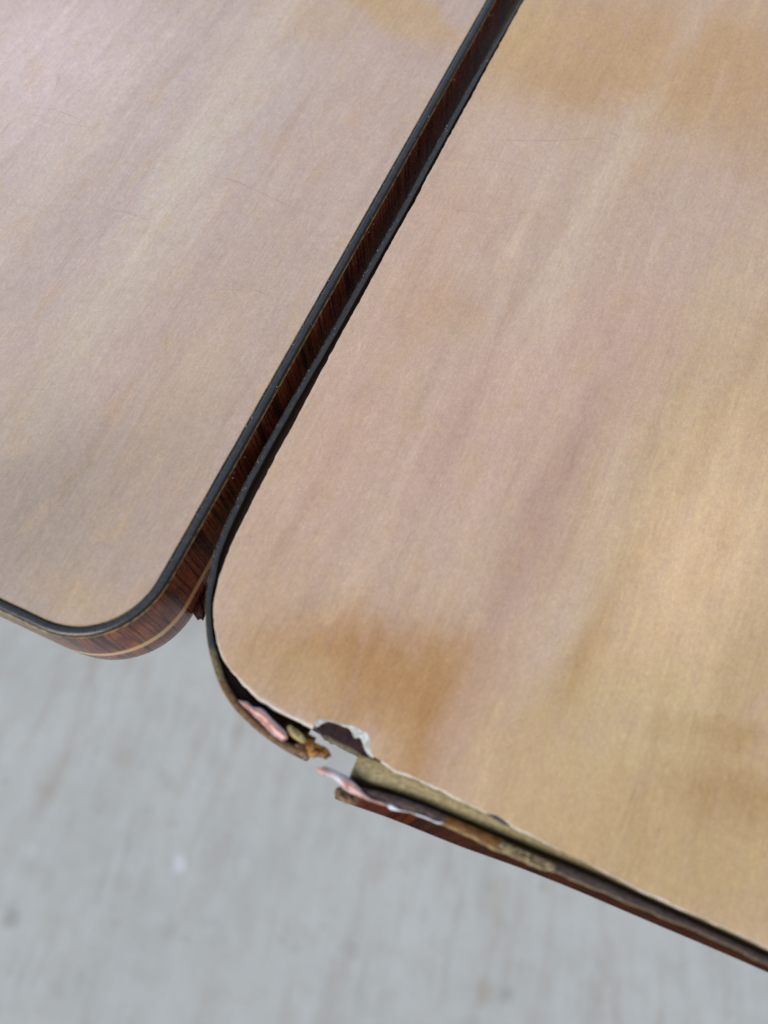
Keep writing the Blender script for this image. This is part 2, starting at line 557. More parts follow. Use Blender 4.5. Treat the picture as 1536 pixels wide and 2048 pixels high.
M_EDGE_CREAM = plain('chipped_laminate_edge', (0.60, 0.53, 0.44, 1), (0.74, 0.70, 0.62, 1), 0.7, 0.9, bump=0.03)
M_EDGE_PALE = plain('bare_chip_edge', (0.34, 0.35, 0.30, 1), (0.66, 0.68, 0.65, 1), 0.75, 0.9, bump=0.08)
M_EDGE_TAN = plain('yellowed_laminate_edge', (0.22, 0.15, 0.06, 1), (0.42, 0.31, 0.15, 1), 0.6, 0.6, speck=(0.05, 0.035, 0.02, 1))
M_BACK = plain('dark_backing', (0.022, 0.012, 0.013, 1), (0.050, 0.026, 0.024, 1), 0.7, 1.6, spec=.15, bump=0.06)
M_CORE = plain('pressed_wood_core', (0.16, 0.135, 0.085, 1), (0.30, 0.265, 0.18, 1), 0.9, 0.5, bump=0.2, speck=(0.06, 0.05, 0.04, 1))
M_LEG = plain('brown_leg_wood', (0.06, 0.03, 0.018, 1), (0.10, 0.05, 0.03, 1), 0.5, 20)
M_GLUE = plain('yellow_glue', (0.30, 0.22, 0.07, 1), (0.46, 0.37, 0.16, 1), 0.45, 1.2, bump=0.15, speck=(0.20, 0.12, 0.05, 1))
M_GLUE_D = plain('crusty_glue', (0.16, 0.115, 0.06, 1), (0.44, 0.34, 0.16, 1), 0.6, 1.0, bump=0.25, speck=(0.10, 0.07, 0.045, 1))
M_SPLINTER = plain('orange_brown_splinter', (0.12, 0.035, 0.006, 1), (0.46, 0.20, 0.032, 1), 0.4, 1.6, bump=0.25, speck=(0.06, 0.02, 0.008, 1))
M_DUST = plain('dust', (0.34, 0.33, 0.30, 1), (0.6, 0.58, 0.53, 1), 0.9, 0.4)
M_SCRATCH = plain('scratch_line', (0.26, 0.20, 0.17, 1), (0.36, 0.29, 0.26, 1), 0.7, 2.0)


def moulding_material(name, lip_v, stripe_v, wear_or_sheen, side_spec=.3, gain=1.0, lip_coat=.7, inner=(0.012, 0.0065, 0.0045, 1), dirt_v=None, band=None, hatch=.62):
    """dark plastic banding: v runs in mm from the laminate over the lip and down the side, u along the edge.
    below lip_v the side carries a printed red-brown grain with a tan stripe at stripe_v;
    wear: list of (u0, u1, v0, v1, colour, weight) rubbed or stained places, or a painted pale reflection"""
    t = NT(name)
    uv = t.coord('UV')
    sep = t.n('ShaderNodeSeparateXYZ')
    t.put(sep.inputs[0], uv)
    u, v = sep.outputs[0], sep.outputs[1]
    # side print
    w = t.noise(t.mapping(uv, scale=(.35, .12, 1)), 1, 2, out=0)
    uu = t.math('ADD', u, t.math('MULTIPLY', t.math('SUBTRACT', w, .5), .5))
    cmb = t.n('ShaderNodeCombineXYZ')
    t.put(cmb.inputs[0], uu)
    t.put(cmb.inputs[1], t.math('MULTIPLY', v, .014))
    ln = t.noise(cmb.outputs[0], hatch, 2, .5)
    ln2 = t.noise(cmb.outputs[0], 2.4, 2, .6)
    red = t.mix(t.ramp(t.noise(t.mapping(uv, scale=(.25, .15, 1)), 1, 3), .3, .7), (0.20 * gain, 0.040 * gain, 0.018 * gain, 1), (0.42 * gain, 0.120 * gain, 0.040 * gain, 1))
    lines = t.math('MULTIPLY', t.ramp(t.math('ABSOLUTE', t.math('SUBTRACT', ln, .5)), .008, .048, 1, 0), .95)
    red = t.mix(lines, red, (0.022, 0.010, 0.008, 1))
    red = t.mix(t.math('MULTIPLY', t.ramp(ln2, .52, .62), .4), red, (0.05, 0.016, 0.010, 1))
    dv = t.math('ABSOLUTE', t.math('SUBTRACT', v, stripe_v))
    red = t.mix(t.ramp(dv, .75, 1.35, .92, 0), red, (0.62, 0.40, 0.17, 1))
    lipc = t.mix(t.ramp(t.noise(uv, .8, 4, .6), .35, .7), (0.036, 0.036, 0.032, 1), (0.058, 0.056, 0.049, 1))
    col = t.mix(t.ramp(v, lip_v + .05, lip_v + .30), lipc, red)
    col = t.mix(t.ramp(v, -.75, -.45, 1, 0), col, inner)      # inside of the channel
    clean = t.math('ADD', 1.0, 0.0)
    if dirt_v:
        dn = t.noise(t.mapping(uv, scale=(1.6, 2.5, 1)), 1, 4, .7)
        dm = t.ramp(t.math('ADD', v, t.math('MULTIPLY', t.math('SUBTRACT', dn, .5), .35)), dirt_v - .1, dirt_v + .1, 1, 0)
        clean = t.math('SUBTRACT', 1.0, dm)
        dcol = t.mix(t.ramp(dn, .52, .68), (0.014, 0.010, 0.005, 1), (0.15, 0.115, 0.055, 1))
        col = t.mix(dm, col, dcol)
    if band:  # sky reflection on the lip drawn as a stripe, colour darkened either side
        bm = t.math('MULTIPLY', t.ramp(v, band[0] - .15, band[0] + .1), t.ramp(v, band[1] - .1, band[1] + .2, 1, 0))
        clean = t.math('MULTIPLY', clean, t.ramp(bm, 0, 1, .12, 1, 'LINEAR'))
        col = t.mix(t.math('MULTIPLY', t.math('SUBTRACT', 1.0, bm), t.ramp(v, lip_v, lip_v + .15, .85, 0)), col, (0.014, 0.009, 0.006, 1))
    # rubbed tan arris
    an = t.noise(t.mapping(uv, scale=(.9, 3, 1)), 1, 4, .65)
    aw = t.ramp(t.math('ABSOLUTE', t.math('SUBTRACT', v, lip_v)), .08, .30, 1, 0)
    col = t.mix(t.math('MULTIPLY', aw, t.ramp(an, .36, .58, .1, .85)), col, (0.44, 0.32, 0.13, 1))
    rough = t.ramp(t.noise(uv, 1.5, 3), .3, .7, .17, .30, 'LINEAR')
    for (u0, u1, v0, v1, c, k) in wear_or_sheen:
        wn2 = t.math('MULTIPLY', t.math('SUBTRACT', t.noise(t.mapping(uv, scale=(.9, 1.6, 1), loc=(u0, v0, 0)), 1, 4, .65), .5), 3.0)
        iu = t.math('MULTIPLY', t.ramp(t.math('ADD', u, wn2), u0 - .8, u0 + .8), t.ramp(t.math('ADD', u, wn2), u1 - .8, u1 + .8, 1, 0))
        v2 = t.math('ADD', v, t.math('MULTIPLY', wn2, .2))
        iv = t.math('MULTIPLY', t.ramp(v2, v0 - .12, v0 + .12), t.ramp(v2, v1 - .12, v1 + .12, 1, 0))
        f = t.math('MULTIPLY', t.math('MULTIPLY', iu, iv), k)
        mott = t.mix(t.ramp(t.noise(t.mapping(uv, scale=(.8, 1.2, 1), loc=(u1, 2, 0)), 1, 4, .65), .35, .65), c, tuple(x * .42 for x in c[:3]) + (1,))
        col = t.mix(f, col, mott)
        rough = t.math('ADD', rough, t.math('MULTIPLY', f, .3), clamp=True)
        clean = t.math('MULTIPLY', clean, t.math('SUBTRACT', 1.0, t.math('MULTIPLY', f, .85)))
    lipm = t.math('MULTIPLY', t.ramp(v, lip_v + .05, lip_v + .6, 1, 0), t.ramp(v, -.75, -.45))
    lipm = t.math('MULTIPLY', lipm, clean)
    t.set(col=col, rough=rough, spec=t.math('ADD', t.math('MULTIPLY', lipm, .4), side_spec), coat=t.math('MULTIPLY', lipm, lip_coat), coat_rough=.16)
    t.bump(t.noise(uv, 2.2, 4, .6), 0.35, 0.00012)
    return t.m


# ------------------------------------------------------------------ left table
def rounded_loop(x0, x1, y0, y1, r, n=14):
    """closed outline, anticlockwise, from the lower right corner's start"""
    p = []
    for (cx, cy, a0) in ((x1 - r, y0 + r, -90), (x1 - r, y1 - r, 0), (x0 + r, y1 - r, 90), (x0 + r, y0 + r, 180)):
        for k in range(n + 1):
            a = math.radians(a0 + 90 * k / n)
            p.append((cx + r * math.cos(a), cy + r * math.sin(a)))
    return np.array(p)


LX1, LY0 = -55.2, 5.25
left = Thing('table', 'table with pinkish beige laminate top and intact dark edge moulding, left of the gap', 'table', LO, 'laminate tables pushed edge to edge')
lam_loop_L = resample(np.vstack([rounded_loop(-415, LX1, LY0, 425, 15.0), rounded_loop(-415, LX1, LY0, 425, 15.0)[:1]]), step=1.2)[:-1]
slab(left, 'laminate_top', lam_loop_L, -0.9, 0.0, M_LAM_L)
lam_L = bpy.data.objects['laminate_top']


def inset(loop, d):
    nn = normals(np.vstack([loop[-1:], loop, loop[:1]]))[1:-1]
    return loop + nn * d          # anticlockwise loop: left normal points inwards


slab(left, 'core', inset(lam_loop_L, 0.3), -20.5, -0.95, M_CORE)

# path of the moulding: along the gap from the far end, round the near corner, then along the near edge, then the rest
i0 = int(np.argmin(np.abs(lam_loop_L[:, 1] - 405) + np.abs(lam_loop_L[:, 0] - LX1)))
pl = np.roll(lam_loop_L, -i0 - 1, axis=0)[::-1]          # clockwise now: gap edge downwards first
pl = np.vstack([pl, pl[:1]])
nl = normals(np.vstack([pl[-2:-1], pl, pl[1:2]]))[1:-1]   # clockwise path: left normal points outwards
uL = arclen(pl)
nz = smooth_noise(len(pl), 9, 3, 0.05)
nz2 = smooth_noise(len(pl), 2.2, 4, 0.035)


def prow(path, nrm, d, z):
    d = np.broadcast_to(np.asarray(d, float), (len(path),))
    return path3(path + nrm * d[:, None], z)


# yellowed laminate edge: a thin chamfer along the outline
left.strip('laminate_edge', [prow(pl, nl, -0.03, 0.012), prow(pl, nl, 0.10 + nz2, -0.08), prow(pl, nl, 0.14 + nz2, -0.6)], M_EDGE_TAN, parent=lam_L, u=uL)
prof = [(0.12, -0.50), (0.26, -0.18), (0.42, 0.10), (0.66, 0.26), (0.92, 0.36), (1.35, 0.38), (1.72, 0.33), (1.98, 0.16), (2.14, -0.06), (2.24, -0.28),
        (2.30, -0.6), (2.42, -2.5), (2.62, -6), (2.80, -10.0), (2.86, -14.0), (2.76, -18.0), (2.55, -20.6), (2.30, -21.6), (1.85, -22.0), (0.32, -22.0), (0.32, -20.6)]
vL = np.concatenate([[0], np.cumsum(np.linalg.norm(np.diff(np.array(prof), axis=0), axis=1))])
i_near = int(np.argmin(np.linalg.norm(pl - np.array([LX1 - 15, LY0]), axis=1)))
uc = uL[i_near]
PALE_L = [(uc - 1.5, uc + 60, vL[8] - .1, vL[10] + 1.0, (0.40, 0.33, 0.20, 1), .9),  # paler strip along the arris of the near edge
          (uc - 1.5, uc + 60, vL[10] + 1.0, vL[17], (0.30, 0.24, 0.17, 1), .6)]  # pale reflection down the near side, painted into the colour
M_MOULD_L = moulding_material('grain_banding', vL[9], vL[9] + 13.2, PALE_L, .24, .64, .6, dirt_v=.80, band=(.92, vL[9] - .85))
rowsL = [prow(pl, nl, d + (nz * .6 if z > -1 else 0) + (nz2 if d < 0.5 else 0), z) for d, z in prof]
mould_L = left.strip('edge_moulding', rowsL, M_MOULD_L, v=vL, u=uL)


def leg(th, x, y):
    k = 8
    V, f = [], []
    for (z, r) in ((-20.6, 16), (-60, 15.5), (-690, 10), (-700, 9)):
        for i in range(k):
            a = 2 * math.pi * i / k
            V.append((x + r * math.cos(a), y + r * math.sin(a), z))
    for j in range(3):
        for i in range(k):
            f.append((j * k + (i + 1) % k, j * k + i, (j + 1) * k + i, (j + 1) * k + (i + 1) % k))
    f.append(tuple(range(k)))
    f.append(tuple(reversed(range(3 * k, 4 * k))))
    th.mesh('leg', V, f, M_LEG)


for x, y in ((-120, 130), (-120, 380), (-370, 130), (-370, 380)):
    leg(left, x, y)

# ------------------------------------------------------------------ right table
right = Thing('table', 'table with tan laminate top, chipped at the corner where its edge moulding is torn open', 'table', RO, 'laminate tables pushed edge to edge')
edge_pts = [(-46.15, 405), (-46.2, 300), (-46.2, 150), (-46.3, 110), (-46.4, 80), (-46.3, 60), (-46.2, 46), (-46.0, 38), (-45.5, 29.5), (-44.2, 23), (-42.4, 18.4),
            (-41.0, 16.3), (-38.4, 13.2), (-34.7, 10.7), (-31.5, 9.6), (-28.3, 8.6), (-25, 8.2), (-22.3, 7.95), (-19.5, 7.85), (-16.9, 7.8)]
ec = curve(edge_pts, 0.6)
ec = ec + normals(ec) * (smooth_noise(len(ec), 3, 11, 0.05) + smooth_noise(len(ec), 1.2, 12, 0.03))[:, None]
chip_top = TL([(628, 1447), (634, 1441), (641, 1438), (652, 1440), (664, 1442), (676, 1446), (690, 1450), (700, 1452), (708, 1452), (716, 1457), (724, 1461), (731, 1465), (737, 1471), (740, 1479), (742, 1488), (741, 1497), (743, 1506), (749, 1513)])
chip_in = TL([(632, 1455), (638, 1452), (645, 1449), (653, 1445), (663, 1446), (674, 1450), (684, 1455), (692, 1461), (698, 1468), (704, 1474), (711, 1477), (717, 1475), (722, 1481), (725, 1491), (729, 1500), (732, 1507), (736, 1513), (745, 1518)], -0.8)
post_px = [(762, 1523), (777, 1531), (800, 1543), (822, 1553), (855, 1568), (887, 1583), (925, 1603), (955, 1618), (972, 1625), (985, 1628), (1000, 1634), (1014, 1643), (1030, 1655), (1063, 1671), (1105, 1692), (1150, 1715), (1195, 1737), (1286, 1782), (1349, 1811), (1419, 1843), (1536, 1897)]
pp = TL(post_px)
pp = np.vstack([pp, [[95, 6.5], [200, 6.5], [240, 6.5]]])
post = curve(pp, 0.7)
post = post + normals(post) * (smooth_noise(len(post), 4, 13, 0.06) + smooth_noise(len(post), 1.3, 14, 0.03))[:, None]
far = []
for (cx, cy, a0) in ((240, 26.5, -90), (240, 385, 0)):
    for k in range(11):
        a = math.radians(a0 + 90 * k / 10)
        far.append((cx + 20 * math.cos(a), cy + 20 * math.sin(a)))
far = np.array(far[1:])
far = np.vstack([far, [[-26.2, 405]]])
tl = [(-26.2 + 20 * math.cos(math.radians(90 + 9 * k)), 385 + 20 * math.sin(math.radians(90 + 9 * k))) for k in range(1, 11)]
ec = ec[ec[:, 1] < 384]
chip_c = curve(chip_top, 0.25)
chip_c = chip_c + rng.normal(size=chip_c.shape) * 0.035
lam_loop_R = np.vstack([ec, chip_c, post[1:], far, np.array(tl[:-1])])
lam_R = slab(right, 'laminate_top', lam_loop_R, -0.8, 0.0, M_LAM_R)

# outline of the dark backing and of the core: runs straight on where the laminate is chipped
line_px = [(633, 1462), (643, 1467), (665, 1477), (690, 1490), (716, 1505), (738, 1517)]
cl = curve(TL(line_px, -0.9), 0.5)
cl = cl + normals(cl) * (smooth_noise(len(cl), 1.5, 21, 0.10))[:, None]
core_loop = np.vstack([ec + normals(ec) * 0.25, cl, post[3:] + normals(post[3:]) * 0.15, far, np.array(tl[:-1])])
slab(right, 'backing', core_loop, -1.15, -0.82, M_BACK)
slab(right, 'core', core_loop, -20.3, -1.18, M_CORE)

# broken pale section of the laminate round the chip, and the chamfer all along the edge
nmin = min(len(chip_c), 400)
ci = resample(curve(chip_in, 0.25), n=len(chip_c))
tt = np.linspace(0, 1, len(ci))
kk = np.interp(tt, [0, .12, .2, .48, .6, .85, 1], [1, 1, .45, .4, 1, .9, .6])[:, None]
ci = chip_c + (ci - chip_c) * kk + rng.normal(size=ci.shape) * 0.05
mid = (chip_c * .45 + ci * .55) + rng.normal(size=ci.shape) * 0.06
right.strip('chipped_edge', [path3(chip_c, 0.012), path3(mid, -0.18 + rng.normal(size=len(ci)) * .08), path3(ci, -0.66), path3(ci + 0.02, -0.82)], M_EDGE_PALE, parent=lam_R, label='ragged pale broken edge round the chip in the laminate', smooth=True)
for seg, sd in ((ec, 31), (post, 32)):
    n_ = -normals(seg)       # outwards
    n_ = normals(seg) * -1
    wv_ = 0.20 + (.26 * np.clip((15 - seg[:, 1]) / 6, 0, 1) * np.clip(.75 + smooth_noise(len(seg), 7, 91, .5), .1, 1.3) if sd == 31 else -.08 * np.clip((seg[:, 0] - 5) / 20, 0, 1)) + smooth_noise(len(seg), 6, sd, 0.05) + smooth_noise(len(seg), 1.6, sd + 5, 0.04)
    right.strip('laminate_edge', [path3(seg - n_ * (.02 + wv_[:, None] * .55), 0.014), path3(seg + n_ * wv_[:, None] * .6, -0.10), path3(seg + n_ * wv_[:, None], -0.8)], M_EDGE_CREAM, parent=lam_R)

# moulding from the far end along the gap and round the corner to where it snapped off
ro_pts = [(-47.3, 384), (-47.3, 300), (-47.3, 195), (-48.2, 157), (-48.5, 110), (-48.9, 82), (-49.45, 52), (-49.2, 40), (-48.4, 30.5), (-46.7, 24.3), (-44.4, 18.7),
          (-42.6, 15.6), (-39.4, 11.4), (-35.0, 7.3), (-31.9, 5.35), (-28.2, 3.95), (-24.3, 2.95), (-20.6, 2.4), (-17.6, 2.3)]
ro = curve(ro_pts, 0.5)
ro = ro + normals(ro) * smooth_noise(len(ro), 8, 41, 0.04)[:, None]
no = normals(ro) * -1.0                   # outwards (path runs down the gap with the table on its left)
if no[10][0] > 0:
    no = -no
uR = arclen(ro)
dist = np.linalg.norm(ro[:, None, :] - np.vstack([ec, cl])[None, :, :], axis=2)
gapw = dist.min(axis=1)
ker = np.ones(15) / 15
gapw = np.convolve(np.pad(gapw, 7, mode='edge'), ker, 'valid')
lipw = np.clip(gapw * .62, .5, 1.35)
uN_ = lambda x, y: uR[int(np.argmin(np.linalg.norm(ro - np.array([x, y]), axis=1)))]
near = uR > np.interp(24, ro[::-1, 1], uR[::-1])


def r_row(d, z):
    return prow(ro, no, -np.asarray(d) if not np.isscalar(d) else -d, z)


bul = 2.3 * np.clip((uN_(-47.5, 27) - uR) / 25, 0, 1)  # unseen bulge added on the gap side to darken the gap
z_fl = -1.1 - 1.2 * np.clip((gapw - 2.2) / 2.5, 0, 1)
rowsR = [prow(ro, no, -(gapw + .25), z_fl), prow(ro, no, -(lipw + (gapw - lipw) * .45), z_fl - .25), prow(ro, no, -(lipw + .10), z_fl + .15),
         prow(ro, no, -(lipw), -0.45), prow(ro, no, -(lipw * .86), -0.02), prow(ro, no, -(lipw * .62), 0.12), prow(ro, no, -(lipw * .35), 0.10),
         prow(ro, no, -(lipw * .14), 0.0), prow(ro, no, 0, -0.2), prow(ro, no, 0.05, -0.6), prow(ro, no, 0.10 + bul * .7, -6), prow(ro, no, 0.1 + bul, -12), prow(ro, no, bul * .8, -18.5),
         prow(ro, no, -0.5, -21.6), prow(ro, no, -1.2, -22), prow(ro, no, -1.6, -21.5), prow(ro, no, -1.7, -8), prow(ro, no, -(lipw + .4), z_fl - 1.2), prow(ro, no, -(gapw + .2), z_fl - 1.0)]
vR = np.array([-3.5, -2.0, -1.2, -.7, -.3, 0.1, .5, .9, 1.25, 1.7, 7, 14, 20.6, 23, 24, 25, 38, 46, 48.0])
uN = lambda x, y: uR[int(np.argmin(np.linalg.norm(ro - np.array([x, y]), axis=1)))]
ua, ub = uN(-39.4, 11.4), uR[-1]
WEAR_R = [(ua - 1, ua + 9, -.6, 1.5, (0.26, 0.20, 0.09, 1), .75),
          (ua + 5, ub + 5, -.6, 2.2, (0.24, 0.13, 0.055, 1), .85),
          (ua + 16, ub + 5, -4, -.6, (0.10, 0.04, 0.012, 1), .7),
          (uN(-44.4, 18.7), ua, .9, 1.6, (0.22, 0.15, 0.07, 1), .6)]
M_MOULD_R = moulding_material('torn_banding', 1.3, 14.0, WEAR_R, .08, inner=(0.075, 0.045, 0.027, 1), band=(-.35, .62))
mould_R = right.strip('edge_moulding', rowsR, M_MOULD_R, v=vR, u=uR, closed=True, caps=True, label='dark edge moulding bowed away from the rounded corner and snapped off')

# loose moulding along the near edge, kicked outwards, with its ledge
N = 260
xs = np.concatenate([[672, 700], np.arange(740, 1540, 40), [1536]])


def px_line(pts, dz, ext=None):
    p = np.array(sorted(pts), float)
    q = TL([(x, np.interp(x, p[:, 0], p[:, 1])) for x in np.linspace(p[0, 0], p[-1, 0], 60)], dz)
    k = np.ones(7) / 7
    q2 = np.column_stack([np.convolve(np.pad(q[:, i], 3, mode='edge'), k, 'valid') for i in (0, 1)])
    q2[:2], q2[-2:] = q[:2], q[-2:]
    return q2


def extend(p, x1):
    d = p[-1] - p[-12]
    d = d / d[0]
    return np.vstack([p, p[-1] + d * 12 * .5, [[x1, p[-1][1] + .6]]])


S_line = px_line([(670, 1598), (692, 1607), (770, 1632), (887, 1680), (965, 1710), (1000, 1720), (1140, 1775), (1286, 1838), (1419, 1894), (1536, 1945)], -21)
G_line = px_line([(672, 1577), (700, 1588), (770, 1609), (816, 1625), (885, 1647), (965, 1690), (1040, 1722), (1109, 1744), (1140, 1757), (1286, 1820), (1419, 1873), (1536, 1931)], -.2)
I_line = px_line([(690, 1568), (718, 1574), (803, 1593), (887, 1628), (965, 1661), (998, 1675), (1105, 1720), (1195, 1756), (1286, 1800), (1419, 1859), (1536, 1914)], -.2)
O_line = px_line([(703, 1549), (770, 1574), (868, 1612), (965, 1654), (1063, 1694), (1195, 1750), (1286, 1794), (1419, 1852), (1536, 1907)], -2.1)
L_line = px_line([(716, 1512), (738, 1517), (777, 1534), (822, 1556), (887, 1587), (965, 1627), (1063, 1675), (1195, 1741), (1286, 1786), (1419, 1846), (1536, 1900)], -1.05)
EX = 238
S_line, G_line, I_line, O_line, L_line = [resample(extend(p, EX), n=N) for p in (S_line, G_line, I_line, O_line, L_line)]
# wear runs by x, so resample every line at the same x positions
xx = np.concatenate([np.linspace(0, 82, 230), np.linspace(84, EX - 10, 40)])


def at_x(p, off=0.0):
    x0 = p[0, 0]
    t = np.interp(np.linspace(0, 1, len(xx)), np.linspace(0, 1, len(xx)), (xx / xx[-1]))
    xq = x0 + (EX - 8 - x0) * t
    o = np.argsort(p[:, 0])
    return np.column_stack([xq, np.interp(xq, p[o, 0], p[o, 1])])


S_, G_, I_ = at_x(S_line), at_x(G_line), at_x(I_line)
nzs = smooth_noise(len(xx), 5, 51, 0.07)
G_[:, 1] += nzs
lipz = -0.1 + smooth_noise(len(xx), 6, 52, 0.06)
In = I_ + np.array([0, 0.0])
mid_ = (I_ + G_) / 2
low = S_ * .45 + G_ * .55
rows_b = [path3(I_ + [0, .10], -3.9), path3(I_ + [0, .05], -0.6), path3(I_, -0.28 + lipz), path3(I_ * .72 + G_ * .28, 0.02 + lipz), path3(mid_, 0.06 + lipz), path3(I_ * .25 + G_ * .75, lipz), path3(G_, -0.28),
          path3(G_ * .92 + S_ * .08, -1.1), path3(G_ * .70 + S_ * .30, -5), path3(low, -9), path3(G_ * .25 + S_ * .75, -15), path3(S_, -20.5), path3(S_ + [0, .3], -21.8), path3(S_ + [0, 1.6], -21.8), path3(low + [0, 1.8], -12)]
vB = np.array([-4.5, -1.6, -1.2, -.6, 0, .6, 1.2, 2.0, 6.0, 10, 16, 21.8, 23, 25, 35.0])
uB = xx.copy()
ux = lambda px: float(np.interp(T(px, 0.46 * (px - 770) + 1605)[0], I_[:, 0], uB))
WEAR_B = [(-3, ux(740), .5, 23, (0.26, 0.15, 0.075, 1), .95),
          (ux(735), ux(800), .5, 23, (0.11, 0.032, 0.024, 1), .85),
          (-3, ux(888), -2, 1.0, (0.15, 0.10, 0.085, 1), .95),
          (ux(888), ux(1000), -2, .75, (0.25, 0.115, 0.035, 1), .9),
          (ux(885), ux(1010), .75, 1.6, (0.38, 0.25, 0.10, 1), .85),
          (ux(1109), 240, -1.3, 1.0, (0.095, 0.066, 0.056, 1), .9)]
WEAR_B.append((ux(860), 240, 1.35, 23, (0.050, 0.024, 0.017, 1), .6))
M_MOULD_B = moulding_material('loose_banding', 1.25, 40.0, WEAR_B, 0.0, .24, .10, (0.09, 0.05, 0.022, 1), hatch=.27)
mould_B = right.strip('edge_moulding', rows_b, M_MOULD_B, v=vB, u=uB, closed=True, caps=True, label='loose edge moulding hanging off the near edge with its broken blunt end')

# ledge of the loose moulding, stained with old glue, cut off square at its left end
O_, L_ = at_x(O_line), at_x(L_line)
I2 = at_x(I_line)
d0 = TL([(716, 1514), (703, 1549), (694, 1571)], -2.0)
t_ = NT('glue_stained_ledge')
uvn = t_.coord('UV')
sp_ = t_.n('ShaderNodeSeparateXYZ')
t_.put(sp_.inputs[0], uvn)
nn_ = t_.noise(t_.mapping(uvn, scale=(.5, 2.4, 1)), 1, 4, .6)
vv_ = t_.math('ADD', sp_.outputs[1], t_.math('MULTIPLY', t_.math('SUBTRACT', nn_, .5), .5))
ol = t_.mix(t_.ramp(t_.noise(t_.mapping(uvn, scale=(1.0, 5, 1)), 1, 4, .65), .35, .65), (0.20, 0.145, 0.045, 1), (0.35, 0.275, 0.115, 1))
ol = t_.mix(t_.ramp(t_.noise(t_.mapping(uvn, scale=(2.2, 7, 1)), 1, 3, .6), .62, .70), ol, (0.10, 0.06, 0.02, 1))
ol = t_.mix(t_.ramp(vv_, .95, 1.15), ol, (0.085, 0.030, 0.006, 1))  # towards the outer wall: brown stain with shade painted in
ol = t_.mix(t_.math('MULTIPLY', t_.ramp(sp_.outputs[0], 26, 46), .6), ol, (0.17, 0.105, 0.042, 1))
t_.set(col=ol, rough=.42, spec=.45)
t_.bump(nn_, .5, .0004)
f_rows = [path3(L_ + [0, .6], -1.25), path3(L_, -1.25), path3(L_ * .5 + O_ * .5, -1.6), path3(O_, -2.1), path3(O_ * .35 + I2 * .65, -2.7), path3(I2 + [0, -.3], -2.8), path3(I2 + [0, -.3], -4.9), path3(O_, -4.2), path3(L_ + [0, .6], -2.6)]
right.strip('ledge', f_rows, t_.m, parent=mould_B, v=np.array([-.5, 0, .5, 1, 1.6, 2, 2.6, 3, 4.0]), u=xx, closed=True, caps=True, label='olive glue-stained ledge of the loose moulding')


# thin torn films: curled sheets with two edges
def sheet(name, top_px, bot_px, ztop, zbot, mat, parent, n=60, m=7, bulge=.35, thick=.10, jag=.05, seed=1, label=None):
    a = resample(curve(TL(top_px, 0.2), .2), n=n)
    b = resample(curve(TL(bot_px, 0.2), .2), n=n)
    r = np.random.default_rng(seed)
    for q, kq in ((a, .5), (b, 1.0)):
        for ax in (0, 1):
            q[:, ax] += smooth_noise(n, 2.5, seed * 10 + ax + int(kq * 4), jag * kq)
    za = np.interp(np.linspace(0, 1, n), np.linspace(0, 1, len(ztop)), ztop)
    zb = np.interp(np.linspace(0, 1, n), np.linspace(0, 1, len(zbot)), zbot)
    up, dn = [], []
    ripple = smooth_noise(n, 7, seed + 3, .07)
    for k in range(m):
        t = k / (m - 1)
        p = a * (1 - t) + b * t
        z = za * (1 - t) + zb * t + bulge * math.sin(math.pi * t) + ripple * math.sin(math.pi * t * .9)
        up.append(path3(p, z))
        dn.append(path3(p, z - thick))
    return right.strip(name, up + dn[::-1], mat, parent=parent, v=np.concatenate([np.linspace(0, 1, m), np.linspace(1, 0, m)]), u=np.linspace(0, 1, n), closed=True, caps=True, label=label)


def film_material(name, edge, body, tip, clear=None, spots=(), coat=.6):
    t = NT(name)
    uv = t.coord('UV')
    s = t.n('ShaderNodeSeparateXYZ')
    t.put(s.inputs[0], uv)
    u, v = s.outputs[0], s.outputs[1]
    nz_ = t.noise(t.mapping(uv, scale=(9, 3, 1)), 1, 4, .6)
    v2 = t.math('ADD', v, t.math('MULTIPLY', t.math('SUBTRACT', nz_, .5), .35))
    col = t.mix(t.ramp(v2, .10, .38), edge, body)
    col = t.mix(t.ramp(v2, .80, .98, 0, .7), col, edge)
    col = t.mix(t.ramp(u, .14, .02), col, tip)
    if clear:
        u0, u1, c = clear
        k = t.math('MULTIPLY', t.ramp(u, u0 - .05, u0 + .05), t.ramp(u, u1 - .05, u1 + .05, 1, 0))
        col = t.mix(t.math('MULTIPLY', k, .9), col, c)
    for (su, sv, r, c) in spots:
        q = t.vm('MULTIPLY', t.vm('SUBTRACT', uv, (su, sv, 0)), (1 / r, .35 / r, 0))
        col = t.mix(t.ramp(t.vm('LENGTH', q, out=1), .5, 1.2, .85, 0), col, c)
    col = t.mix(t.math('MULTIPLY', t.ramp(nz_, .5, .7), .3), col, (0.75, 0.55, 0.52, 1))
    t.set(col=col, rough=.30, spec=.5, coat=coat, coat_rough=.12)
    t.bump(nz_, .5, .0003)
    return t.m


